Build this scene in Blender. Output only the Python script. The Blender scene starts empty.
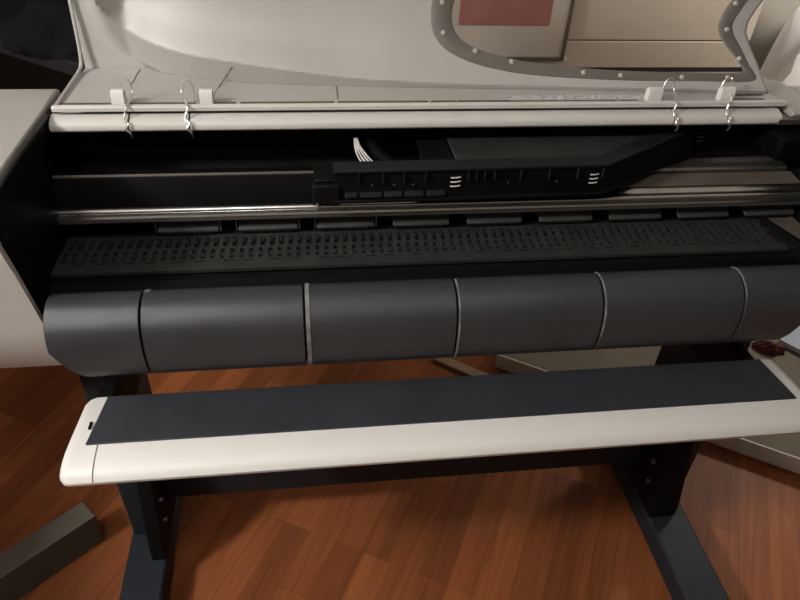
import bpy, bmesh, math, random
from mathutils import Vector, Matrix
random.seed(7)
col = bpy.context.scene.collection
# ------------------------------------------------------------------ camera model (used to take measures too)
F = 675.0
def nv(v): return Vector(v).normalized()
Dn = nv((-46, 860, F)); Xc = Vector((5500, -235.6, F)); Xc = nv(Xc - Dn * Xc.dot(Dn))
Zc = -Dn; Yc = Zc.cross(Xc)
C0 = Vector((0, 0, 1.5))
def ray(px, py):
    v = Vector(((px - 400) / F, (py - 300) / F, 1.0)); return Vector((Xc.dot(v), Yc.dot(v), Zc.dot(v)))
def at(px, py, ax, val):
    d = ray(px, py); return C0 + d * ((val - C0[ax]) / d[ax])
# ------------------------------------------------------------------ materials
def mat(name, color, rough=.5, metal=0., var=.0, scale=20., bump=0., bscale=300., spec=.5, coat=0., rvar=0., stretch=None):
    m = bpy.data.materials.new(name); m.use_nodes = True; nt = m.node_tree; N = nt.nodes; L = nt.links
    b = N['Principled BSDF']; b.inputs['Roughness'].default_value = rough; b.inputs['Metallic'].default_value = metal
    b.inputs['Specular IOR Level'].default_value = spec; b.inputs['Coat Weight'].default_value = coat
    tc = N.new('ShaderNodeTexCoord'); src = tc.outputs['Object']
    if stretch:
        mp = N.new('ShaderNodeMapping'); mp.inputs['Scale'].default_value = stretch; L.new(src, mp.inputs[0]); src = mp.outputs[0]
    n = N.new('ShaderNodeTexNoise'); n.inputs['Scale'].default_value = scale; n.inputs['Detail'].default_value = 5; L.new(src, n.inputs['Vector'])
    r = N.new('ShaderNodeValToRGB'); r.color_ramp.elements[0].position = .3; r.color_ramp.elements[1].position = .7
    c = Vector(color)
    r.color_ramp.elements[0].color = (*(c * (1 - var)), 1); r.color_ramp.elements[1].color = (*(c * (1 + var)), 1)
    L.new(n.outputs['Fac'], r.inputs[0]); L.new(r.outputs[0], b.inputs['Base Color'])
    if rvar:
        mr = N.new('ShaderNodeMapRange'); mr.inputs[3].default_value = rough - rvar; mr.inputs[4].default_value = rough + rvar
        L.new(n.outputs['Fac'], mr.inputs[0]); L.new(mr.outputs[0], b.inputs['Roughness'])
    if bump:
        n2 = N.new('ShaderNodeTexNoise'); n2.inputs['Scale'].default_value = bscale; n2.inputs['Detail'].default_value = 3; L.new(tc.outputs['Object'], n2.inputs['Vector'])
        bp = N.new('ShaderNodeBump'); bp.inputs['Strength'].default_value = bump; bp.inputs['Distance'].default_value = .002
        L.new(n2.outputs['Fac'], bp.inputs['Height']); L.new(bp.outputs[0], b.inputs['Normal'])
    return m
M = {}
M['white'] = mat('warm_white_plastic', (.37, .355, .325), .42, var=.04, scale=6, bump=.12, bscale=700, rvar=.06)
M['lid'] = mat('lid_plastic', (.395, .388, .365), .45, var=.05, scale=4, bump=.04, bscale=260, rvar=.06)
M['beam'] = mat('beam_white_plastic', (.56, .55, .52), .4, var=.03, scale=6, bump=.1, bscale=600)
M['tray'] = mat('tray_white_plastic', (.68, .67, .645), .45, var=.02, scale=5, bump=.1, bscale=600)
M['drum'] = mat('slate_drum_plastic', (.034, .037, .041), .29, spec=.6, var=.10, scale=9, bump=.35, bscale=1500, rvar=.04)
M['inlay'] = mat('slate_inlay', (.028, .031, .037), .60, spec=.3, var=.14, scale=16, bump=.15, bscale=900)
M['black'] = mat('black_plastic', (.006, .006, .006), .5, spec=.10, var=.15, scale=20, bump=.1, bscale=900)
M['void'] = mat('black_sheet_metal', (.003, .003, .003), .6, spec=.06, var=.1)
M['dark'] = mat('charcoal_plastic', (.012, .012, .012), .5, spec=.18, var=.12, scale=14, bump=.15, bscale=900)
M['platen'] = mat('platen_plastic', (.028, .028, .027), .5, spec=.22, var=.2, scale=26, bump=.1, bscale=900)
M['steel'] = mat('brushed_rail_steel', (.66, .65, .63), .24, metal=1., var=.05, scale=40, stretch=(.05, 8, 8))
M['dullsteel'] = mat('dull_steel', (.30, .28, .26), .40, metal=.9, var=.15, scale=30, stretch=(.1, 6, 6))
M['chrome'] = mat('bright_wire', (.92, .90, .88), .33, metal=1.)
M['tube'] = mat('pale_tubing', (.62, .60, .56), .3, var=.05)
M['stand'] = mat('stand_powder_coat', (.018, .022, .028), .5, spec=.22, var=.1, scale=20, bump=.2, bscale=800)
M['scuff'] = mat('scuffed_edge', (.17, .17, .17), .45, var=.4, scale=60)
M['frame'] = mat('grey_window_frame', (.135, .125, .108), .45, var=.08, scale=12)
M['screw'] = mat('screw_white', (.62, .60, .55), .35, metal=.3)
M['lever'] = mat('lever_plastic', (.045, .044, .042), .45, spec=.3, var=.1)
M['foam'] = mat('brown_service_plastic', (.10, .08, .066), .6, var=.2)
M['card'] = mat('brown_cardboard', (.15, .125, .095), .8, var=.12, scale=8, bump=.15, bscale=120)
M['boxcard'] = mat('dark_box_card', (.075, .064, .048), .75, var=.12, scale=10, bump=.15, bscale=120)
M['lath'] = mat('wood_lath', (.26, .17, .10), .6, var=.2, scale=14)
M['benchtop'] = mat('dark_bench_top', (.03, .032, .037), .5, var=.2)
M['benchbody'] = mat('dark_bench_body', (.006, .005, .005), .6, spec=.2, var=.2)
M['blackcloth'] = mat('dark_cloth', (.012, .013, .016), .9, spec=.2, var=.3, scale=9, bump=.5, bscale=60)
M['redcloth'] = mat('red_cloth', (.09, .02, .018), .9, var=.2, scale=14, bump=.4, bscale=90)
M['redprint'] = mat('dusky_red_print', (.34, .15, .13), .6, var=.15, scale=8)
M['wardrobe'] = mat('beige_cabinet', (.50, .45, .38), .5, var=.05, scale=5)
M['panel'] = mat('pale_panel', (.52, .49, .44), .5, var=.06, scale=5)
M['paneledge'] = mat('panel_dark_edge', (.10, .085, .06), .6, var=.3, scale=60)
M['wall'] = mat('painted_wall', (.30, .28, .25), .85, var=.03, scale=3, bump=.2, bscale=200)
M['ceil'] = mat('painted_ceiling', (.45, .43, .40), .9, var=.02, scale=3)
M['skirt'] = mat('skirting', (.35, .30, .24), .5, var=.05)
M['paleblue'] = mat('pale_blue_plastic', (.30, .36, .47), .35, var=.06)
M['pillow'] = mat('white_fabric', (.74, .73, .71), .9, var=.03, scale=10, bump=.3, bscale=250)
def glass(name, tint, alpha, rough=.03):
    m = bpy.data.materials.new(name); m.use_nodes = True; N = m.node_tree.nodes; L = m.node_tree.links
    for n in list(N): N.remove(n)
    out = N.new('ShaderNodeOutputMaterial'); mx = N.new('ShaderNodeMixShader'); t = N.new('ShaderNodeBsdfTransparent'); g = N.new('ShaderNodeBsdfGlossy')
    g.inputs['Roughness'].default_value = rough; t.inputs['Color'].default_value = (*tint, 1)
    lw = N.new('ShaderNodeLayerWeight'); lw.inputs['Blend'].default_value = .18
    nz = N.new('ShaderNodeTexNoise'); nz.inputs['Scale'].default_value = 5; tc = N.new('ShaderNodeTexCoord'); mp = N.new('ShaderNodeMapping'); mp.inputs['Scale'].default_value = (1, 1, 12)
    L.new(tc.outputs['Object'], mp.inputs[0]); L.new(mp.outputs[0], nz.inputs['Vector'])
    bp = N.new('ShaderNodeBump'); bp.inputs['Strength'].default_value = alpha; bp.inputs['Distance'].default_value = .003; L.new(nz.outputs['Fac'], bp.inputs['Height']); L.new(bp.outputs[0], g.inputs['Normal'])
    fa = N.new('ShaderNodeMath'); fa.operation = 'ADD'; fa.use_clamp = True; fa.inputs[1].default_value = .30 if alpha > .5 else 0.
    L.new(lw.outputs['Fresnel'], fa.inputs[0]); L.new(fa.outputs[0], mx.inputs[0]); L.new(t.outputs[0], mx.inputs[1]); L.new(g.outputs[0], mx.inputs[2]); L.new(mx.outputs[0], out.inputs[0])
    return m
M['pane'] = glass('clear_window_acrylic', (.93, .90, .86), .15, .08)
M['tape'] = mat('clear_sticky_tape', (.75, .75, .74), .12, spec=.8); M['tape'].node_tree.nodes['Principled BSDF'].inputs['Alpha'].default_value = .4
def floor_mat():
    m = bpy.data.materials.new('laminate_strip_floor'); m.use_nodes = True; N = m.node_tree.nodes; L = m.node_tree.links; b = N['Principled BSDF']
    tc = N.new('ShaderNodeTexCoord'); mp = N.new('ShaderNodeMapping'); mp.inputs['Rotation'].default_value = (0, 0, math.radians(-61.5)); L.new(tc.outputs['Object'], mp.inputs[0])
    br = N.new('ShaderNodeTexBrick'); br.offset = .37; br.offset_frequency = 3; br.squash = 1
    br.inputs['Scale'].default_value = 1; br.inputs['Brick Width'].default_value = .42; br.inputs['Row Height'].default_value = .072
    br.inputs['Mortar Size'].default_value = .0006; br.inputs['Mortar Smooth'].default_value = .3; br.inputs['Bias'].default_value = -.1
    br.inputs['Color1'].default_value = (.30, .098, .032, 1); br.inputs['Color2'].default_value = (.165, .051, .018, 1); br.inputs['Mortar'].default_value = (.12, .04, .016, 1)
    L.new(mp.outputs[0], br.inputs['Vector'])
    m2 = N.new('ShaderNodeMapping'); m2.inputs['Scale'].default_value = (1.6, 26, 1); L.new(mp.outputs[0], m2.inputs[0])
    nz = N.new('ShaderNodeTexNoise'); nz.inputs['Scale'].default_value = 1.6; nz.inputs['Detail'].default_value = 8; nz.inputs['Distortion'].default_value = 1.2; L.new(m2.outputs[0], nz.inputs['Vector'])
    rp = N.new('ShaderNodeValToRGB'); rp.color_ramp.elements[0].position = .3; rp.color_ramp.elements[0].color = (.55, .50, .46, 1); rp.color_ramp.elements[1].position = .68; rp.color_ramp.elements[1].color = (1.15, 1.15, 1.15, 1)
    L.new(nz.outputs['Fac'], rp.inputs[0])
    mx = N.new('ShaderNodeMix'); mx.data_type = 'RGBA'; mx.blend_type = 'MULTIPLY'; mx.inputs[0].default_value = .6
    L.new(br.outputs['Color'], mx.inputs[6]); L.new(rp.outputs[0], mx.inputs[7]); L.new(mx.outputs[2], b.inputs['Base Color'])
    b.inputs['Roughness'].default_value = .52; b.inputs['Specular IOR Level'].default_value = .2
    return m
M['floor'] = floor_mat()
# ------------------------------------------------------------------ mesh helpers
def obj(name, bm, m, parent=None, bevel=0., smooth=True, seg=2):
    bmesh.ops.recalc_face_normals(bm, faces=bm.faces)
    me = bpy.data.meshes.new(name); bm.to_mesh(me); bm.free()
    o = bpy.data.objects.new(name, me); col.objects.link(o); me.materials.append(M[m])
    if parent:
        o.parent = parent
        p, off = parent, Vector((0, 0, 0))
        while p: off += p.location; p = p.parent
        me.transform(Matrix.Translation(-off))
    if bevel:
        md = o.modifiers.new('bevel', 'BEVEL'); md.width = bevel; md.segments = seg; md.limit_method = 'ANGLE'; md.angle_limit = math.radians(35)
    if smooth:
        for p in me.polygons: p.use_smooth = True
        me.set_sharp_from_angle(angle=math.radians(38))
    return o
def tag(o, label=None, cat=None, group=None, kind=None):
    for k, v in (('label', label), ('category', cat), ('group', group), ('kind', kind)):
        if v: o[k] = v
    return o
def thing(name, label, cat, loc=(0, 0, 0), group=None):
    o = bpy.data.objects.new(name, None); col.objects.link(o); o.location = loc; o.empty_display_size = .05; return tag(o, label, cat, group)
def box(bm, x0, x1, y0, y1, z0, z1, rot=None):
    vs = [bm.verts.new((x, y, z)) for x in (x0, x1) for y in (y0, y1) for z in (z0, z1)]
    for f in ((0, 1, 3, 2), (4, 6, 7, 5), (0, 4, 5, 1), (2, 3, 7, 6), (0, 2, 6, 4), (1, 5, 7, 3)): bm.faces.new([vs[i] for i in f])
    if rot is not None: bmesh.ops.transform(bm, matrix=rot, verts=vs)
    return vs
def prism(bm, prof, x0, x1):                      # closed (y,z) profile along X
    a = [bm.verts.new((x0, y, z)) for y, z in prof]; b = [bm.verts.new((x1, y, z)) for y, z in prof]; n = len(prof)
    for i in range(n): bm.faces.new((a[i], a[(i + 1) % n], b[(i + 1) % n], b[i]))
    bm.faces.new(a); bm.faces.new(b[::-1])
def prismz(bm, poly, z0, z1):
    a = [bm.verts.new((x, y, z0)) for x, y in poly]; b = [bm.verts.new((x, y, z1)) for x, y in poly]; n = len(poly)
    for i in range(n): bm.faces.new((a[i], a[(i + 1) % n], b[(i + 1) % n], b[i]))
    bm.faces.new(a[::-1]); bm.faces.new(b)
def sweep(bm, prof, xs):                          # closed profile, several stations: xs = [(x, fn(y,z)->(y,z))]
    rings = [[bm.verts.new((x, *fn(y, z))) for y, z in prof] for x, fn in xs]; n = len(prof)
    for r, s in zip(rings, rings[1:]):
        for i in range(n): bm.faces.new((r[i], r[(i + 1) % n], s[(i + 1) % n], s[i]))
    bm.faces.new(rings[0]); bm.faces.new(rings[-1][::-1])
def spline(pts, k=6):
    out = []; n = len(pts); P = [Vector(p) for p in pts]
    for i in range(n - 1):
        p0, p1, p2, p3 = P[max(i - 1, 0)], P[i], P[i + 1], P[min(i + 2, n - 1)]
        for j in range(k):
            t = j / k; out.append(.5 * ((2 * p1) + (-p0 + p2) * t + (2 * p0 - 5 * p1 + 4 * p2 - p3) * t * t + (-p0 + 3 * p1 - 3 * p2 + p3) * t ** 3))
    return out + [P[-1]]
def tube(bm, pts, r, seg=8, k=6):
    P = spline(pts, k) if k > 1 else [Vector(p) for p in pts]
    rings = []; up = Vector((0, 0, 1))
    for i, p in enumerate(P):
        t = (P[min(i + 1, len(P) - 1)] - P[max(i - 1, 0)]).normalized()
        a = t.cross(up); a = t.cross(Vector((1, 0, 0))) if a.length < .1 else a; a.normalize(); b = t.cross(a); up = -b if b.dot(up) < 0 else b
        a = up.cross(t).normalized(); b = up
        rings.append([bm.verts.new(p + r * (math.cos(2 * math.pi * j / seg) * a + math.sin(2 * math.pi * j / seg) * b)) for j in range(seg)])
    for r0, r1 in zip(rings, rings[1:]):
        for j in range(seg): bm.faces.new((r0[j], r0[(j + 1) % seg], r1[(j + 1) % seg], r1[j]))
    bm.faces.new(rings[0]); bm.faces.new(rings[-1][::-1])
def lerp(a, b, t): return a + (b - a) * t
def interp(tab, x):
    if x <= tab[0][0]: return tab[0][1]
    for (a, u), (b, v) in zip(tab, tab[1:]):
        if x <= b: return lerp(u, v, (x - a) / (b - a))
    return tab[-1][1]
def sst(a, b, x): t = min(1, max(0, (x - a) / (b - a))); return t * t * (3 - 2 * t)
new = bmesh.new
# ================================================================== SETTING
bm = new(); box(bm, -4.0, 3.6, -2.4, 4.9, -.05, 0); tag(obj('floor', bm, 'floor', smooth=False), kind='structure')
bm = new(); box(bm, -4.0, 3.6, -2.4, 4.9, 2.6, 2.65); tag(obj('ceiling', bm, 'ceil', smooth=False), kind='structure')
bm = new(); box(bm, -4.05, -4.0, -2.4, 4.9, 0, 2.6); tag(obj('wall_left', bm, 'wall', smooth=False), kind='structure')
bm = new(); box(bm, 3.6, 3.65, -2.4, 4.9, 0, 2.6); tag(obj('wall_right', bm, 'wall', smooth=False), kind='structure')
bm = new(); box(bm, -4.0, 3.6, -2.45, -2.4, 0, 2.6); tag(obj('wall_front', bm, 'wall', smooth=False), kind='structure')
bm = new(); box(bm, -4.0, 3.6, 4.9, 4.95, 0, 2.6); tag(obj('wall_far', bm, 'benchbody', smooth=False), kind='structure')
bm = new(); box(bm, -.55, 3.6, 2.62, 2.74, 0, 2.6); tag(obj('wall_back', bm, 'wall', smooth=False), kind='structure')
bm = new(); box(bm, -.53, 3.6, 2.60, 2.62, 0, .08); tag(obj('baseboard_back', bm, 'skirt', bevel=.004), kind='structure')
# ================================================================== PLOTTER
pl = thing('plotter', 'large grey and white wide format plotter standing with its lid raised', 'plotter', (.23, 1.05, 0))
XL, XR = -.426, .945
# --- stand
def stand_side(x0, x1, fx0, fx1, inner):
    bm = new(); box(bm, x0, x1, .955, 1.17, .08, .775); obj('leg', bm, 'stand', pl, bevel=.006)
    bm = new()
    prism(bm, [(.36, .025), (.36, .055), (.42, .078), (1.22, .080), (1.285, .055), (1.285, .025), (1.27, .015), (.45, .015)], fx0, fx1)
    f = obj('foot', bm, 'stand', pl, bevel=.006)
    for yy in (.42, 1.25):
        bm = new(); box(bm, (fx0 + fx1) / 2 - .02, (fx0 + fx1) / 2 + .02, yy - .02, yy + .02, 0, .02); obj('foot_pad', bm, 'black', f, bevel=.004)
    a, b = (x1, fx1) if inner > 0 else (fx0, x0)
    bm = new(); prism(bm, [(.885, .081), (.885, .12), (.935, .34), (.955, .37), (1.04, .37), (1.12, .081)], a, b)
    g = obj('gusset', bm, 'black', pl, bevel=.003)
    for yy, zz in ((.955, .33), (.935, .225), (.925, .165)):
        bm = new(); xx = b if inner > 0 else a
        bmesh.ops.create_cone(bm, cap_ends=True, segments=6, radius1=.008, radius2=.007, depth=.008, matrix=Matrix.Translation((xx + .003 * inner, yy + .01, zz)) @ Matrix.Rotation(math.pi / 2, 4, 'Y'))
        obj('bolt', bm, 'dullsteel', g, bevel=.001)
stand_side(-.445, -.392, -.450, -.360, 1)
stand_side(.852, .902, .785, .886, -1)
bm = new(); box(bm, -.362, .787, 1.0, 1.05, .150, .30); obj('crossbeam', bm, 'stand', pl, bevel=.004)
# --- chassis underneath
bm = new(); box(bm, -.40, .93, .90, 1.285, .775, .80); obj('chassis', bm, 'void', pl, bevel=.003)
bm = new(); box(bm, -.426, .935, 1.30, 1.36, .775, .915); obj('rear_panel', bm, 'black', pl, bevel=.003)
bm = new(); box(bm, -.42, .93, 1.285, 1.345, .90, 1.03)
obj('rear_wall', bm, 'void', pl)
bm = new(); box(bm, -.424, .935, 1.19, 1.21, .888, .934)
rb = obj('rear_channel', bm, 'platen', pl, bevel=.003)
for x in (-.17, .245):
    bm = new(); bmesh.ops.create_cone(bm, cap_ends=True, segments=14, radius1=.006, radius2=.006, depth=.004, matrix=Matrix.Translation((x, 1.189, .918)) @ Matrix.Rotation(math.pi / 2, 4, 'X')); obj('screw', bm, 'void', rb)
# --- rounded front guide ("drum") in six panels
DR = [(.868, .850), (.862, .857), (.850, .862), (.832, .862), (.814, .854), (.800, .840), (.792, .822), (.788, .802), (.788, .780), (.790, .761), (.796, .745), (.806, .734), (.820, .729)]
def drum_prof(off=0):
    n = len(DR); out = []
    for i, (y, z) in enumerate(DR):
        a = Vector(DR[max(i - 1, 0)]); b = Vector(DR[min(i + 1, n - 1)]); t = (b - a).normalized(); nn = Vector((t.y, -t.x))
        out.append((y - nn.x * -off if False else y + off * (-1 if False else 1) * nn.x, z + off * nn.y))
    return out
def dshell(bm, x0, x1, off, lo=0, hi=None, th=.004):
    o = drum_prof(off)[lo:hi]; i = drum_prof(off - th)[lo:hi]; prism(bm, o + i[::-1], x0, x1)
# orientation test: outside is towards -y/+z
_t = drum_prof(.01)[7]; SG = 1 if _t[0] < DR[7][0] else -1
def slant(bm):
    for v in bm.verts:
        if v.co.x > .9: v.co.x = .802 + max(0, v.co.z - .745) * .44
        if v.co.x < -.39: v.co.x = -.397 + max(0, .80 - v.co.z) * .62
bm = new(); pr_ = drum_prof(-.008 * SG); prism(bm, pr_ + [(.87, .728), (.88, .835)], -.403, .94); slant(bm); obj('guide_core', bm, 'void', pl)
xs = [-.404, -.262, -.020, .218, .458, .702, .940]
for i in range(6):
    bm = new(); dshell(bm, xs[i] + .0015, xs[i + 1] - .0015, 0, th=.006 * SG)
    if i in (0, 5): slant(bm)
    p = obj('front_guide_panel', bm, 'drum', pl, bevel=.0012)
    if i in (1, 2, 3, 4, 5):
        lo, hi = {1: (0, 3), 2: (0, 12), 3: (2, 12), 4: (1, 9), 5: (1, 6)}[i]
        w = {1: .009, 2: .0065, 3: .003, 4: .0028, 5: .002}[i]
        bm = new(); dshell(bm, xs[i] + .0016, xs[i] + .0016 + w, .0012 * SG, lo, hi, th=.0015 * SG)
        e = obj('panel_edge', bm, 'scuff', p); e['label'] = 'scuffed pale edge of the panel seam'
# --- platen
bm = new(); box(bm, -.424, .93, .926, 1.05, .80, .836); obj('platen_bed', bm, 'dark', pl)
bm = new()
box(bm, -.424, .858, .922, .944, .834, .840)
z0, z1 = .831, .840
box(bm, -.424, .856, .983, .989, z0, z1); box(bm, -.424, .856, .9485, .9535, z0, z1); box(bm, -.424, .856, 1.018, 1.028, z0, z1)
n = 80
for i in range(n):
    x = -.422 + i * (1.272 / n)
    box(bm, x, x + .0092, .9535, .983, z0, z1); box(bm, x + .0098, x + .0145, .962, .972, z0, z1 - .001)
    box(bm, x + .0035, x + .0112, .989, 1.018, z0, z1); box(bm, x + .0118, x + .0155, 1.004, 1.014, z0, z1 - .001)
    if (i * 7) % 5 < 3: box(bm, x, x + .0155, .944, .9485, z0, z1 - .0005)
obj('platen', bm, 'platen', pl, smooth=False)
bm = new(); prism(bm, [(.915, .835), (.915, .80), (.90, .80), (.90, .825)], -.424, .87); obj('platen_lip', bm, 'void', pl)
# --- pinch levers
for i in range(9):
    x = -.268 + i * .1365
    bm = new(); prism(bm, [(1.030, .848), (1.030, .852), (1.055, .872), (1.075, .872), (1.075, .862), (1.045, .850)], x, x + .103)
    l = obj('pinch_lever', bm, 'lever', pl, bevel=.0015)
    bm = new(); bmesh.ops.create_cone(bm, cap_ends=True, segments=16, radius1=.006, radius2=.006, depth=.085, matrix=Matrix.Translation((x + .05, 1.036, .846)) @ Matrix.Rotation(math.pi / 2, 4, 'Y')); obj('pinch_roller', bm, 'black', l)
    if i < 3:
        bm = new(); box(bm, x - .004, x - .002, 1.032, 1.04, .848, .868); obj('spring_clip', bm, 'dullsteel', l)
        bm = new(); box(bm, x + .105, x + .107, 1.032, 1.04, .848, .868); obj('spring_clip', bm, 'dullsteel', l)
bm = new(); box(bm, XL + .01, .92, 1.08, 1.26, .80, .872); obj('inner_deck', bm, 'void', pl)
# --- carriage rail: ridged extrusion
bm = new()
prism(bm, [(1.020, .884), (1.017, .887), (1.018, .8905), (1.022, .892), (1.0235, .8935), (1.0205, .8945), (1.0188, .8962), (1.0182, .8982), (1.0188, .9002), (1.0205, .9019), (1.0235, .9030), (1.027, .9030), (1.034, .905), (1.040, .909), (1.046, .909), (1.046, .880), (1.024, .880)], -.424, .925)
obj('carriage_rail', bm, 'steel', pl)
bm = new(); prism(bm, [(1.0465, .885), (1.0465, .910), (1.085, .914), (1.085, .885)], -.40, .925); obj('rail_top_plate', bm, 'foam', pl)
bm = new(); prism(bm, [(1.018, .879), (1.018, .8825), (1.024, .884), (1.06, .884), (1.06, .876), (1.022, .876)], -.424, .925); obj('rail_lip', bm, 'dullsteel', pl)
bm = new(); prism(bm, [(1.026, .906), (1.041, .950), (1.046, .955), (1.066, .957), (1.070, .952), (1.070, .914), (1.034, .906)], -.424, .10); h = obj('rail_housing', bm, 'void', pl, bevel=.0015)
bm = new(); prism(bm, [(1.044, .9535), (1.0435, .9555), (1.048, .9575), (1.048, .9550)], -.418, .04); obj('housing_edge', bm, 'dullsteel', h)
# rear rails seen on the right below the arm
for (y, z, hh, mm) in ((1.095, .885, .038, 'dullsteel'), (1.13, .885, .030, 'foam'), (1.165, .885, .046, 'dullsteel')):
    bm = new(); prism(bm, [(y, z - .012), (y, z + hh - .004), (y + .004, z + hh), (y + .024, z + hh), (y + .024, z - .012)], .47, .925); obj('rear_rail', bm, mm, pl, bevel=.001)
# --- ink tube arm: plan path with slanted right half
ARM = [(.035, .990), (.500, .995), (.745, 1.150), (.935, 1.160)]
def offs(path, d):
    out = []
    for i, p in enumerate(path):
        a = Vector(path[max(i - 1, 0)]); b = Vector(path[min(i + 1, len(path) - 1)]); t = (b - a).normalized(); out.append((p[0] - t.y * d, p[1] + t.x * d))
    return out
def ribbon(bm, path, d0, d1, z0, z1): prismz(bm, offs(path, d0) + offs(path, d1)[::-1], z0, z1)
bm = new(); ribbon(bm, ARM, 0, .004, .928, .980); arm = obj('ink_tube_arm', bm, 'black', pl, bevel=.0015)
bm = new(); ribbon(bm, ARM, -.004, .030, .978, .984); obj('arm_top_flange', bm, 'dark', arm, bevel=.0015)
bm = new(); ribbon(bm, ARM, -.006, .006, .924, .930); obj('arm_bottom_flange', bm, 'black', arm, bevel=.001)
bm = new(); prismz(bm, [(.245, 1.02), (.49, 1.02), (.68, 1.14), (.66, 1.27), (.245, 1.27)], .972, .978); ap = obj('arm_plate', bm, 'platen', arm, bevel=.003)
bm = new(); prismz(bm, [(.185, 1.02), (.244, 1.02), (.244, 1.27), (.225, 1.27), (.205, 1.2), (.190, 1.12)], .969, .974); obj('arm_side_plate', bm, 'black', arm, bevel=.002)
bm = new(); bmesh.ops.create_uvsphere(bm, u_segments=20, v_segments=10, radius=.5, matrix=Matrix.Translation((.535, 1.175, .978)) @ Matrix.Diagonal((.030, .085, .014, 1))); obj('plate_boss', bm, 'dark', ap)
for x in (.075, .115, .150, .186, .258, .272, .286, .303, .348, .398, .448, .493):
    bm = new(); box(bm, x, x + .002, .985, .992, .960, .978); obj('arm_rib', bm, 'dark', arm, bevel=.0005)
for x0, x1 in ((.053, .074), (.078, .114), (.118, .149), (.153, .185), (.190, .222)):
    bm = new(); prism(bm, [(.984, .934), (.984, .938), (.992, .943), (.992, .930)], x0, x1); obj('arm_tab', bm, 'dark', arm, bevel=.001)
def vents(x, y, dx=.017, ang=0, mm='tube'):  # pale colour stands in for light glints on the vent slots
    for k in range(3):
        bm = new(); z = .950 + k * .008
        R_ = Matrix.Translation((x, y, z)) @ Matrix.Rotation(ang, 4, 'Z')
        tube(bm, [(-dx / 2, 0, 0), (0, -.0016, .0006), (dx / 2, 0, .0012)], .0011, 6, 4); bmesh.ops.transform(bm, matrix=R_, verts=bm.verts)
        v = obj('vent_glint', bm, mm, arm); v['label'] = 'small pale curved line painted as a glint on a vent slot'
vents(.238, .9895); vents(.480, .9905, .015, 0, 'panel'); vents(.756, 1.1485, .015, .05, 'scuff')
for x in (.098, .135, .167, .33, .415):
    bm = new(); bmesh.ops.create_uvsphere(bm, u_segments=8, v_segments=6, radius=.002, matrix=Matrix.Translation((x, .991, .954))); obj('arm_pip', bm, 'lever', arm)
bm = new(); box(bm, .000, .045, .985, 1.02, .925, .962); box(bm, .003, .04, .995, 1.045, .962, .968); obj('arm_end_clamp', bm, 'black', pl, bevel=.003)
bm = new(); tube(bm, [(.005, .984, .918), (.008, .982, .924), (.006, .983, .930)], .003, 8, 4); obj('clamp_screw', bm, 'chrome', pl)
# tubes rising behind the arm
for k in range(4):
    e_ = k * 3.2
    pts = [at(354.5 + e_ * .25, 138, 1, 1.10), at(355 + e_ * .5, 146, 1, 1.095), at(357 + e_ * .9, 154, 1, 1.085), at(361 + e_ * 1.15, 161, 1, 1.075), at(369 + e_ * 1.2, 167, 1, 1.065), at(380 + e_, 171.5, 1, 1.058)]
    bm = new(); tube(bm, pts, .0015, 8, 6); obj('ink_tube', bm, 'tube', pl)
bm = new(); tube(bm, [(.17, 1.06, .95), (.13, 1.075, .962), (.112, 1.10, .972), (.112, 1.14, .975), (.15, 1.18, .975), (.20, 1.19, .97)], .011, 10, 6); obj('tube_chain', bm, 'void', pl)
# --- side walls and end caps
CAP = [(1.20, .78), (1.225, 1.02), (1.222, 1.036), (1.20, 1.040), (1.12, 1.037), (.95, 1.036), (.885, 1.034), (.846, 1.027), (.816, 1.011), (.807, .99), (.812, .96), (.827, .91), (.856, .79), (.876, .700), (.886, .693), (.95, .76), (1.0, .78)]
def capshape(x0, x1, sgn):
    bm = new()
    ins = lambda e: (lambda y, z: (lerp(y, 1.08, e), lerp(z, .865, e)))
    w = x1 - x0
    P_ = CAP if sgn < 0 else [(y, max(z, .785)) for y, z in CAP]
    sweep(bm, P_, [(x0, ins(0 if sgn < 0 else .0)), (x0 + w * .8, ins(0)), (x0 + w * .93, ins(.03)), (x1, ins(.09))] if sgn > 0 else [(x0, ins(.09)), (x0 + w * .07, ins(.03)), (x0 + w * .2, ins(0)), (x1, ins(0))])
    return bm
lc = obj('end_cap', capshape(-.70, XL - .006, -1), 'white', pl, bevel=.004)
rc = obj('end_cap', capshape(XR + .006, 1.36, 1), 'white', pl, bevel=.004)
WALL = [(1.0, .785), (1.285, .785), (1.285, 1.02), (1.11, 1.034), (.95, 1.034), (.885, 1.031), (.850, 1.022), (.826, 1.006), (.816, .988), (.820, .96), (.834, .91), (.862, .79), (.880, .708), (.895, .708)]
bm = new(); prism(bm, WALL, XL - .005, XL + .006); wl = obj('side_wall', bm, 'black', pl, bevel=.002)
bm = new(); prism(bm, [(y, max(z, .785)) for y, z in WALL if not (y < 1.01 and z > .78 and y > .95)], XR - .006, XR + .005); wr = obj('side_wall', bm, 'black', pl, bevel=.002)
for x, w_ in ((XL + .004, wl), (XR - .006, wr)):
    bm = new(); tube(bm, [(x, 1.10, 1.038), (x, .96, 1.039), (x, .88, 1.035), (x, .842, 1.028), (x, .817, 1.012)], .0045, 10, 5); obj('gasket', bm, 'lever', w_)
bm = new(); prism(bm, [(1.09, 1.026), (1.086, 1.034), (1.095, 1.0385), (1.235, 1.0395), (1.255, 1.036), (1.255, 1.026)], .882, .945); obj('cap_cover', bm, 'white', rc, bevel=.002)
bm = new(); prism(bm, [(.8062, .992), (.811, .960), (.826, .910), (.855, .790), (.875, .699), (.882, .692), (.889, .698), (.864, .792), (.835, .912), (.816, .992)], -.655, -.419); ck_ = obj('lit_cap_cheek', bm, 'tray', lc); ck_['label'] = 'front face of the end cap, coloured lighter to look lit'  # lighter white than the cap, standing in for light on this face
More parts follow.
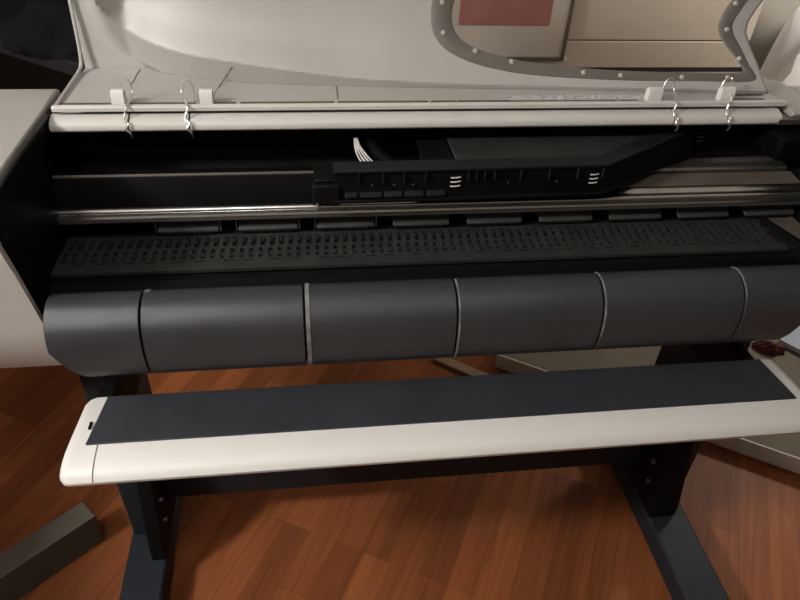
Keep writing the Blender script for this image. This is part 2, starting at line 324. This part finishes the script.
bm = new(); prism(bm, [(.818, .976), (.836, .912), (.865, .792), (.883, .712), (.90, .712), (.90, .84), (.87, .93), (.85, .976)], XL, -.4175); obj('inner_cheek', bm, 'black', wl, bevel=.001)
# service bay on the right of the platen
bm = new(); prismz(bm, [(.862, 1.05), (.93, 1.05), (.93, .905), (.905, .905)], .826, .842); obj('service_tray', bm, 'foam', pl, bevel=.002)
bm = new(); prismz(bm, [(.853, 1.05), (.861, 1.05), (.902, .905), (.885, .905)], .83, .846); obj('service_rib', bm, 'black', pl, bevel=.001)
bm = new(); box(bm, .86, .926, 1.06, 1.24, .95, 1.0); obj('carriage_park', bm, 'void', pl, bevel=.01)
# --- beam in front of the lid hinge, cut into covers
BEAM = [(1.124, 1.008), (1.124, 1.031), (1.118, 1.034), (1.108, 1.036), (1.098, 1.0335), (1.092, 1.0315), (1.087, 1.0275), (1.085, 1.023), (1.085, 1.0175), (1.088, 1.014)]
bm = new(); prism(bm, [(y + .004 if y < 1.1 else y - .002, z - .003) for y, z in BEAM], XL + .012, .86); obj('hinge_beam', bm, 'dark', pl)
bx = [XL + .008, at(130, 118, 2, 1.03).x, at(190, 118, 2, 1.03).x, at(670, 112, 2, 1.03).x, at(722, 111, 2, 1.03).x, at(781, 114, 2, 1.03).x]
for a, b in zip(bx, bx[1:]):
    bm = new(); prism(bm, BEAM, a + .0012, b - .0012); obj('beam_cover', bm, 'beam', pl, bevel=.0012)
bm = new(); box(bm, XL + .008, .93, 1.115, 1.14, .985, 1.010); obj('beam_web', bm, 'void', pl)
bm = new(); prism(bm, [(1.30, 1.0), (1.30, 1.036), (1.15, 1.036), (1.15, 1.01), (1.29, 1.01), (1.29, 1.0)], XL + .008, .93); obj('top_deck', bm, 'white', pl)
bm = new(); box(bm, .855, .935, 1.085, 1.12, 1.012, 1.026); obj('beam_bracket', bm, 'dullsteel', pl, bevel=.003)
# ================================================================== LID
ZD = 1.045
Lpx = [(135, 66), (155, 72), (185, 77), (219, 81), (270, 84), (335, 86), (400, 87.5), (470, 88.5), (540, 89.5), (620, 91), (700, 92.5), (765, 94)]
Lt = [(p.x, p.y) for p in (at(a, b, 2, ZD) for a, b in Lpx)]
Ht = [(-.375, .30), (-.365, .16), (-.352, .115), (-.335, .088), (-.31, .070), (-.28, .059), (-.24, .051), (-.2, .046), (-.13, .040), (-.04, .030), (.07, .018), (.22, .011), (.4, .008), (.9, .007)]
def smooth_tab(tab, w=.05, n=160):
    a, b = tab[0][0], tab[-1][0]; out = []
    for i in range(n + 1):
        x = lerp(a, b, i / n); ww = min(w, x - a + .004, b - x + .004) ; out.append((x, sum(interp(tab, x + ww * (k / 6)) for k in range(-6, 7)) / 13))
    return out
Lt = smooth_tab(Lt); Ht = smooth_tab(Ht, .012, 400)
def xb(z): return interp(XB, z)
XB = smooth_tab([(1.045, -.285), (1.055, -.312), (1.07, -.336), (1.09, -.353), (1.12, -.366), (1.16, -.374), (1.6, -.382)], .012, 300)

def FL(x, z):
    dz = z - ZD; h = interp(Ht, x); Lx = interp(Lt, x)
    k = interp([(-.38, .55), (0, .95), (.9, 1.0)], x)
    d = dz - h
    g = -0.32 * min(dz, h) if d < 0 else -.32 * h + k * (.95 * min(d, .03) + (.16 * max(0, d - .03)) + .79 * .05 * (1 - math.exp(-max(0, d - .03) / .05)))
    panel = Lx + g
    strip = 1.300 + .10 * dz 
    m = sst(-.006, .022, x - xb(z))
    return lerp(strip, panel, m)
def onlid(px, py):
    d = ray(px, py); t = 1.0; best = None
    for i in range(900):
        t = .9 + i * .0012; p = C0 + d * t
        if p.z > ZD - .01 and p.y >= FL(p.x, p.z) : return p
    return p
xrt = sorted([(p.z, p.x) for p in (onlid(a, b) for a, b in ((768, 90), (763, 78), (757, 62), (750, 45), (746, 32), (748, 22), (757, 8), (765, -2), (780, -25)))])
ZT = 1.46
def xright(z): return interp(xrt, z)
def inside(poly, x, y):
    c = False; n = len(poly); j = n - 1
    for i in range(n):
        (xi, yi), (xj, yj) = poly[i], poly[j]
        if (yi > y) != (yj > y) and x < (xj - xi) * (y - yi) / (yj - yi) + xi: c = not c
        j = i
    return c
outer_px = [(433, -12), (430, 8), (431, 28), (436, 40), (446, 50.5), (462, 59.5), (480, 66), (500, 70.5), (520, 74), (560, 77.5), (620, 80.5), (700, 81.5), (754, 81), (749, 64), (741, 47), (734, 33), (734, 22), (742, 9), (752, -4)]
inner_px = [(458, -12), (453, 6), (452, 20), (455, 31), (463, 41), (476, 48.5), (490, 53), (505, 57), (520, 60.5), (560, 66), (620, 70.5), (690, 72.5), (740, 72.5), (737, 60), (726, 46), (719, 33), (719, 22), (726, 8), (736, -4)]
op = [(p.x, p.z) for p in (onlid(*q) for q in outer_px)]; ip = [(p.x, p.z) for p in (onlid(*q) for q in inner_px)]
(lx, lz), (rx, rz) = op[0], op[-1]
op += [(rx + .05, 1.26), (rx + .06, 1.34), (rx + .02, 1.40), (rx - .08, 1.415), (lx + .12, 1.415), (lx + .04, 1.395), (lx + .008, 1.35), (lx, 1.27)]
(lx, lz), (rx, rz) = ip[0], ip[-1]
ip += [(rx + .045, 1.26), (rx + .052, 1.33), (rx + .015, 1.375), (rx - .07, 1.385), (lx + .11, 1.385), (lx + .04, 1.37), (lx + .012, 1.34), (lx, 1.27)]
midp = [((a[0] + b[0]) / 2, (a[1] + b[1]) / 2) for a, b in zip(op, ip)]
lid = bpy.data.objects.new('lid', None)   # replaced just below by the lid skin mesh
bpy.data.objects.remove(lid)
bm = new(); NU, NV = 240, 84
zs = [ZD + (ZT - ZD) * (v / NV) ** 1.35 for v in range(NV + 1)]
G = []
for z in zs:
    row = []
    for u in range(NU + 1):
        x = lerp(-.405, xright(z), u / NU)
        yy = FL(x, z)
        row.append(bm.verts.new((x, yy, z)))
    G.append(row)
for v in range(NV):
    for u in range(NU):
        q = (G[v][u], G[v][u + 1], G[v + 1][u + 1], G[v + 1][u]); cx = sum(a.co.x for a in q) / 4; cz = sum(a.co.z for a in q) / 4
        if not inside(midp, cx, cz): bm.faces.new(q)
for vv in [v for v in bm.verts if not v.link_faces]: bm.verts.remove(vv)
lid = obj('lid', bm, 'lid', pl)
if sum(p.normal.y for p in lid.data.polygons) > 0: lid.data.flip_normals()
sm = lid.modifiers.new('s', 'SOLIDIFY'); sm.thickness = .004; sm.offset = -1
# deck plate of the lid
bm = new(); N_ = 60
front, back = [], []
for i in range(N_ + 1):
    x = lerp(-.405, .872, i / N_); front.append((x, 1.108))
    back.append((x, FL(min(x, xright(ZD)), ZD) + .004))
prismz(bm, front + back[::-1], ZD - .004, ZD)
obj('lid_deck', bm, 'lid', lid)
bm = new(); prism(bm, [(1.103, 1.042), (1.103, 1.049), (1.106, 1.051), (1.112, 1.051), (1.114, 1.049), (1.114, 1.042)], -.412, .872); obj('lid_flange', bm, 'beam', lid, bevel=.0008)
bm = new()
stops = [(57, 111), (124, 196), (212, 236), (240, 334), (338, 428), (432, 457), (459, 600), (602, 618), (623, 640), (657, 660), (730, 742), (745, 768)]
for a, b in stops:
    bm = new(); box(bm, at(a, 101, 2, 1.05).x, at(b, 99, 2, 1.05).x, 1.1265, 1.133, 1.0445, 1.0458); obj('flange_slot', bm, 'paneledge', lid)
bm = new(); box(bm, at(728, 92, 2, 1.05).x, at(762, 92, 2, 1.05).x, 1.148, 1.152, ZD, ZD + .002); obj('deck_slot', bm, 'paneledge', lid)
# side rib of the lid on the left
bm = new(); tube(bm, [(-.408, 1.116, 1.047), (-.408, 1.20, 1.048), (-.407, 1.262, 1.050), (-.405, 1.281, 1.058), (-.404, 1.289, 1.078), (-.404, 1.297, 1.12), (-.405, 1.31, 1.2), (-.405, 1.335, 1.458)], .0035, 8, 6); obj('lid_rim', bm, 'lid', lid)
# mould seams on the deck
for pts in ([(140, 70), (136, 76), (132, 84)], [(232, 67), (226, 76), (219, 87), (213, 97)], [(336, 86), (337, 93), (337.5, 99)]):
    P3 = []
    for q in pts:
        p = onlid(*q); 
        if p.z < ZD + .002 or at(*q, 2, ZD).y < FL(at(*q, 2, ZD).x, ZD): p = at(*q, 2, ZD); p.z += .0003
        else: p.y -= .0015
        P3.append(p)
    bm = new(); tube(bm, P3, .0010, 6, 3); obj('mould_seam', bm, 'frame', lid)
# white tabs
for a, b in ((111, 124), (197, 210), (642, 656), (714, 728)):
    x0, x1 = at(a, 99, 2, ZD).x + .009 * (1 if a < 400 else .2), at(b, 99, 2, ZD).x + .009 * (1 if a < 400 else .2)
    bm = new(); prism(bm, [(1.118, ZD), (1.118, ZD + .016), (1.121, ZD + .024), (1.127, ZD + .026), (1.134, ZD + .020), (1.134, ZD)], x0, x1); obj('lid_tab', bm, 'tray', lid, bevel=.0012)
# window frame band, pane, screws
def densify(P, k=6):
    P = P + [P[0]]; out = []
    for a, b in zip(P, P[1:]):
        for j in range(k): out.append((lerp(a[0], b[0], j / k), lerp(a[1], b[1], j / k)))
    return out
def closed_smooth(P, k=5):
    n = len(P); out = []
    for i in range(n):
        p0, p1, p2, p3 = (Vector(P[(i + j) % n]) for j in (-1, 0, 1, 2))
        for j in range(k):
            t = j / k; v = .5 * ((2 * p1) + (-p0 + p2) * t + (2 * p0 - 5 * p1 + 4 * p2 - p3) * t * t + (-p0 + 3 * p1 - 3 * p2 + p3) * t ** 3); out.append((v.x, v.y))
    return out
O, I = closed_smooth(op), closed_smooth(ip)
bm = new(); off = .0022; rings = []
for s in (0, .15, .5, .85, 1):
    rings.append([bm.verts.new((lerp(a[0], b[0], s), FL(lerp(a[0], b[0], s), lerp(a[1], b[1], s)) - (off if s in (.15, .5, .85) else -.001), lerp(a[1], b[1], s))) for a, b in zip(O, I)])
n = len(O)
for r0, r1 in zip(rings, rings[1:]):
    for j in range(n): bm.faces.new((r0[j], r0[(j + 1) % n], r1[(j + 1) % n], r1[j]))
wf = obj('window_frame', bm, 'frame', lid); wf['label'] = 'grey screwed-on frame band'
bm = new(); ZZ = 22; XX = 90
x0 = min(p[0] for p in midp); x1 = max(p[0] for p in midp); z0_ = min(p[1] for p in midp); z1_ = max(p[1] for p in midp)
g = {}
def gv(u, v):
    if (u, v) not in g:
        x = lerp(x0, x1, u / XX); z = lerp(z0_, z1_, v / ZZ / 2); g[u, v] = bm.verts.new((x, FL(x, z) + .0018, z))
    return g[u, v]
for u in range(XX):
    for v in range(ZZ * 2):
        cx = lerp(x0, x1, (u + .5) / XX); cz = lerp(z0_, z1_, (v + .5) / ZZ / 2)
        if inside(midp, cx, cz): bm.faces.new((gv(u, v), gv(u + 1, v), gv(u + 1, v + 1), gv(u, v + 1)))
wp = obj('window_pane', bm, 'pane', lid)
for q in ((442, 2), (443, 32), (475, 50.5), (511, 61), (583, 72), (620, 75), (681, 76.5), (727, 77), (738.5, 58), (726, 29), (735, 3)):
    p = onlid(*q); bm = new()
    bmesh.ops.create_cone(bm, cap_ends=True, segments=14, radius1=.0046, radius2=.0034, depth=.004, matrix=Matrix.Translation((p.x, FL(p.x, p.z) - .0038, p.z)) @ Matrix.Rotation(math.pi / 2, 4, 'X'))
    obj('window_screw', bm, 'screw', wf)
# ================================================================== TRAY under the body
TX0, TX1 = -.400, .868
TR = [(.845, .640), (.845, .648), (.839, .652), (.745, .652), (.724, .651), (.708, .648), (.695, .6435), (.686, .6375), (.682, .630), (.684, .623), (.692, .619), (.72, .616), (.835, .628)]
bm = new(); e = lambda k, dz: (lambda y, z: (lerp(y, .76, k), lerp(z, .625, k) + dz))
sweep(bm, TR, [(TX0, e(.14, 0)), (TX0 + .006, e(.04, 0)), (TX0 + .014, e(0, 0)), (TX1 - .014, e(0, 0)), (TX1 - .006, e(.04, 0)), (TX1, e(.14, 0))])
for v in bm.verts:
    k_ = max(0, v.co.y - .69) / .155 * .012
    if v.co.x < -.38: v.co.x += k_
    if v.co.x > .85: v.co.x -= k_
tray = obj('paper_tray', bm, 'tray', pl, bevel=.0); tray['label'] = 'long white tray with a slate top'
bm = new(); prismz(bm, [(-.368, .738), (.837, .738), (.824, .840), (-.355, .840)], .6515, .6545); obj('tray_inlay', bm, 'inlay', tray, bevel=.0012)
for X_ in (-.350,):
    bm = new(); prism(bm, [(y, z + .0003) if z > .61 else (y, z) for y, z in [(.737, .6526), (.724, .6514), (.7078, .6484), (.6946, .6439), (.6856, .6378), (.6816, .630), (.684, .630), (.688, .636), (.696, .6415), (.709, .646), (.724, .649), (.737, .650)]], X_, X_ + .0012); obj('tray_joint', bm, 'paneledge', tray)
bm = new(); box(bm, -.3705, -.367, .770, .784, .6515, .656); obj('tray_notch', bm, 'black', tray)
for x in (-.398, .80):
    bm = new(); prism(bm, [(.835, .628), (.835, .600), (.955, .520), (1.06, .520), (1.06, .60), (.97, .625)], x + .012, x + .042); obj('tray_arm', bm, 'black', pl, bevel=.003)
# ================================================================== WIRE CLIPS
def wire(lab, xa, xd, sgn, open_=False):
    yb = 1.128
    pts = [(xa - .004 * sgn, yb + .004, ZD + .003), (xa - .004 * sgn, yb + .006, ZD + .022), (xa, yb + .008, ZD + .034), (xa + .007 * sgn, yb + .009, ZD + .038), (xa + .013 * sgn, yb + .008, ZD + .034), (xa + .016 * sgn, yb + .003, ZD + .018), (lerp(xa + .016 * sgn, xd, .4), 1.116, ZD + .012), (xd, 1.0985, ZD + .006), (xd - .003, 1.095, 1.042), (xd - .005, 1.088, 1.034), (xd + .002, 1.083, 1.030), (xd - .002, 1.079, 1.022), (xd + .004, 1.079, 1.014), (xd + .004, 1.084, 1.005)]
    bm = new(); tube(bm, pts, .0017, 8, 5)
    o = obj('wire_hook', bm, 'chrome'); tag(o, lab, 'wire hook', 'wire hooks tying the raised lid'); return o
wire('bent chrome wire hook over the hinge, leftmost, right of its white tab', at(127, 99, 2, ZD).x, at(130, 113, 2, 1.035).x, 1)
wire('bent chrome wire hook over the hinge, left of the second white tab from left', at(194, 99, 2, ZD).x, at(190, 113, 2, 1.035).x, -1)
wire('bent chrome wire hook over the hinge, left of the two at right', at(660, 97, 2, ZD).x, at(671, 109, 2, 1.035).x, 1)
wire('bent chrome wire hook over the hinge, rightmost, near the lid window corner', at(716, 96, 2, ZD).x, at(722, 108, 2, 1.035).x, 1)
# clear tape on deck
bm = new(); a = at(505, 94, 2, ZD).x; b = at(640, 93, 2, ZD).x; n = 60; rows = []
for i in range(n + 1):
    x = lerp(a, b, i / n); rows.append([bm.verts.new((x, 1.129 + .020 * j / 4, ZD + .0015 + .0045 * random.random() * (1 if 0 < j < 4 else 0))) for j in range(5)])
for r, s in zip(rows, rows[1:]):
    for j in range(4): bm.faces.new((r[j], r[j + 1], s[j + 1], s[j]))
tp = tag(obj('tape_strip', bm, 'tape'), 'crinkled strip of clear shiny tape stuck along the lid edge below the window', 'tape')
# ================================================================== THINGS ON THE FLOOR
def rbox(x0, x1, y0, y1, z0, z1, ang, c):
    bm = new(); box(bm, x0, x1, y0, y1, z0, z1, Matrix.Translation(c) @ Matrix.Rotation(ang, 4, 'Z')); return bm
# dark box bottom left
a = at(105, 540, 2, 0); b = at(18, 600, 2, 0); d = (b - a).normalized(); ang = math.atan2(d.y, d.x)
bx_ = thing('cardboard_box', 'long brown cardboard box lying on the floor beside the left plotter leg', 'box', (a.x, a.y, 0))
bm = rbox(0, .42, -.060, 0, 0, .100, ang, (a.x, a.y, 0)); obj('carton', bm, 'boxcard', bx_, bevel=.003)
bm = rbox(-.0008, .4208, -.004, .0008, .060, .1008, ang, (a.x, a.y, 0)); obj('lid_flap', bm, 'boxcard', bx_)
# big flat board behind / right
a = Vector((.56, 1.523)); d = (Vector((1.345, 1.013)) - a).normalized(); ang = math.atan2(d.y, d.x)
board = thing('flat_board', 'large flat beige board lying on the floor behind the right plotter leg', 'board', (a.x, a.y, 0))
bm = rbox(0, 1.6, 0, 1.05, 0.001, .055, ang, (a.x, a.y, 0)); obj('board_slab', bm, 'card', board, bevel=.003)
bm = rbox(-.002, 1.602, -.003, .003, .002, .056, ang, (a.x, a.y, 0)); obj('lit_board_edge', bm, 'panel', board, bevel=.001)  # light on the board's side face is put into this paler colour
bm = rbox(-.02, .34, -.018, .018, 0, .012, math.atan2(-.071, .091), (.392, 1.563, 0)); tag(obj('wooden_lath', bm, 'lath', bevel=.002), 'thin pale wooden lath on the floor left of the flat beige board', 'lath')
# red cloth on the board
def lump(name, m, c, r, h, sx, sy, seed, rot=0, parent=None):
    rnd = random.Random(seed); bm = new(); bmesh.ops.create_icosphere(bm, subdivisions=4, radius=1)
    ph = [rnd.uniform(0, 6.28) for _ in range(8)]
    for v in bm.verts:
        p = v.co; s = 1 + .16 * math.sin(3.1 * p.x + ph[0]) * math.sin(2.7 * p.y + ph[1]) + .10 * math.sin(6 * p.x + 4 * p.y + ph[2]) + .06 * math.sin(11 * p.y - 7 * p.x + 5 * p.z + ph[3])
        z = max(p.z, -.02) * h * s; v.co = Vector((p.x * sx * s, p.y * sy * s, z))
    bmesh.ops.transform(bm, matrix=Matrix.Translation(c) @ Matrix.Rotation(rot, 4, 'Z'), verts=bm.verts)
    return obj(name, bm, m, parent)
rcp = at(768, 349, 2, .06)
tag(lump('red_rag', 'redcloth', (rcp.x, rcp.y, .0565), 1, .035, .045, .025, 3, -.5), 'crumpled dark red cloth lying on the flat beige board at right', 'cloth')
c0 = at(779, 339, 2, .075); c1 = at(800, 318, 2, .075); a_ = math.atan2(c1.y - c0.y, c1.x - c0.x)
fd = thing('blue_folder', 'pale blue folder lying on the flat board behind the right plotter end', 'folder', (c0.x, c0.y, .056))
bm = rbox(0, .42, -.30, 0, .0565, .060, a_, (c0.x, c0.y, 0)); obj('folder_cover', bm, 'paleblue', fd)
bm = rbox(.004, .416, -.296, -.003, .060, .071, a_, (c0.x, c0.y, 0)); obj('paper_stack', bm, 'pillow', fd)
bm = rbox(0, .42, -.30, 0, .071, .075, a_, (c0.x, c0.y, 0)); obj('folder_cover', bm, 'paleblue', fd)
tb = thing('shade_table', 'unseen dark table added left of the plotter to shade the floor', 'table', (-1.1, .7, 0))  # out of view, added to cast shade on the left floor
bm = new(); box(bm, -1.75, -.98, -.5, 1.75, .70, .73); obj('shade_table_top', bm, 'boxcard', tb, bevel=.004)
bm = new(); box(bm, -1.70, -1.03, -.45, 1.70, .62, .70); obj('shade_table_apron', bm, 'boxcard', tb)
for x in (-1.71, -1.08):
    for y in (-.46, 1.66): bm = new(); box(bm, x, x + .05, y, y + .05, 0, .62); obj('leg', bm, 'boxcard', tb, bevel=.003)
# ================================================================== BACKGROUND
bn = thing('low_bench', 'dark low bench standing beyond the plotter at upper left', 'bench', (-1.25, 3.1, 0))
RB = Matrix.Translation((-1.17, 3.2, 0)) @ Matrix.Rotation(math.radians(-38), 4, 'Z')
def rb_(x0, x1, y0, y1, z0, z1): bm = new(); box(bm, x0, x1, y0, y1, z0, z1, RB); return bm
obj('bench_top', rb_(-1.0, .75, 0, .55, .38, .45), 'benchtop', bn, bevel=.008)
obj('bench_back', rb_(-1.0, .75, .50, .58, .45, .95), 'benchbody', bn, bevel=.02)
obj('bench_base', rb_(-.97, .72, .04, .52, .05, .38), 'benchbody', bn, bevel=.005)
for x, y in ((-.93, .08), (.66, .08), (-.93, .46), (.66, .46)): obj('leg', rb_(x, x + .05, y, y + .05, 0, .05), 'benchbody', bn)
tag(lump('dark_coat', 'blackcloth', (-1.05, 3.36, .45), 1, .22, .28, .20, 11, .6), 'crumpled dark coat heaped on the low bench at upper left', 'coat')
wd = thing('cabinet', 'beige cabinet with a horizontal joint seen through the lid window', 'cabinet', (.95, 2.5, 0))
bm = new(); box(bm, .20, 1.66, 2.42, 2.61, 0, .750); obj('cabinet_body', bm, 'wardrobe', wd, bevel=.003)
bm = new(); box(bm, .20, 1.66, 2.42, 2.61, .754, 1.50); obj('cabinet_door', bm, 'wardrobe', wd, bevel=.003)
bm = new(); box(bm, .21, 1.65, 2.43, 2.60, .74, .76); obj('joint_strip', bm, 'paneledge', wd)
pn = thing('leaning_panel', 'pale panel with dark edges leaning on the beige cabinet', 'panel', (.6, 2.38, .0))
bm = new(); box(bm, .30, .905, 2.355, 2.372, .715, 1.42); obj('panel_sheet', bm, 'panel', pn)
bm = new(); box(bm, .905, .918, 2.352, 2.375, .70, 1.42); box(bm, .30, .905, 2.352, 2.375, .70, .714); obj('panel_border', bm, 'paneledge', pn, bevel=.002)
bm = new(); box(bm, .28, .94, 2.36, 2.42, 0, .70); obj('panel_base', bm, 'wardrobe', pn)
bm = new(); box(bm, .52, .842, 2.352, 2.3552, .824, 1.30); rp_ = obj('red_print', bm, 'redprint', pn); rp_['label'] = 'dusky red printed area of the panel'
wp_ = at(785, 50, 1, 2.3)
tag(lump('white_pillow', 'pillow', (wp_.x + .30, 2.40, .556), 1, .42, .26, .14, 21, .2), 'rounded white cushion standing against the wall at upper right', 'cushion')
bm = new(); box(bm, wp_.x - .06, wp_.x + .8, 2.15, 2.59, .0, .54); cs = tag(obj('low_chest', bm, 'panel', bevel=.01), 'pale low chest against the wall under the white cushion', 'chest')
# ================================================================== LIGHT
def lamp(name, loc, power, size, color):
    l = bpy.data.lights.new(name, 'POINT'); l.energy = power; l.shadow_soft_size = size; l.color = color
    o = bpy.data.objects.new(name, l); col.objects.link(o); o.location = loc; return o
lamp('ceiling_lamp', (-1.9, .0, 2.25), 172, .14, (1, .965, .93))
lamp('ceiling_lamp', (-.35, -.12, 2.4), 24, .14, (1, .965, .93))
lamp('back_fill_light', (2.25, 2.0, 1.35), 42, .10, (1, .93, .84))  # fill light added to brighten the background, no visible source
for o in bpy.data.objects:
    b_ = o.name.split('.')[0]
    if b_ in ('platen', 'platen_bed'): o.location.z += .005; o.location.y += .006
    elif b_ in ('pinch_lever', 'carriage_rail', 'rail_lip', 'rail_top_plate', 'ink_tube_arm', 'service_tray', 'service_rib'): o.location.z += .004
w = bpy.data.worlds.new('world'); bpy.context.scene.world = w; w.use_nodes = True
w.node_tree.nodes['Background'].inputs[0].default_value = (.9, .95, 1, 1); w.node_tree.nodes['Background'].inputs[1].default_value = .03
# ================================================================== CAMERA
cam = bpy.data.cameras.new('camera'); co = bpy.data.objects.new('camera', cam); col.objects.link(co)
cam.sensor_fit = 'HORIZONTAL'; cam.sensor_width = 36; cam.lens = F / 800 * 36; cam.clip_start = .02
r = Vector((Xc.x, Yc.x, Zc.x)); u = -Vector((Xc.y, Yc.y, Zc.y)); bk = -Vector((Xc.z, Yc.z, Zc.z))
m = Matrix((r, u, bk)).transposed().to_4x4(); m.translation = C0; co.matrix_world = m
sc = bpy.context.scene; sc.camera = co
sc.view_settings.view_transform = 'Standard'; sc.view_settings.look = 'None'; sc.view_settings.gamma = 1; sc.view_settings.use_curve_mapping = False
sc.view_settings.exposure = 0
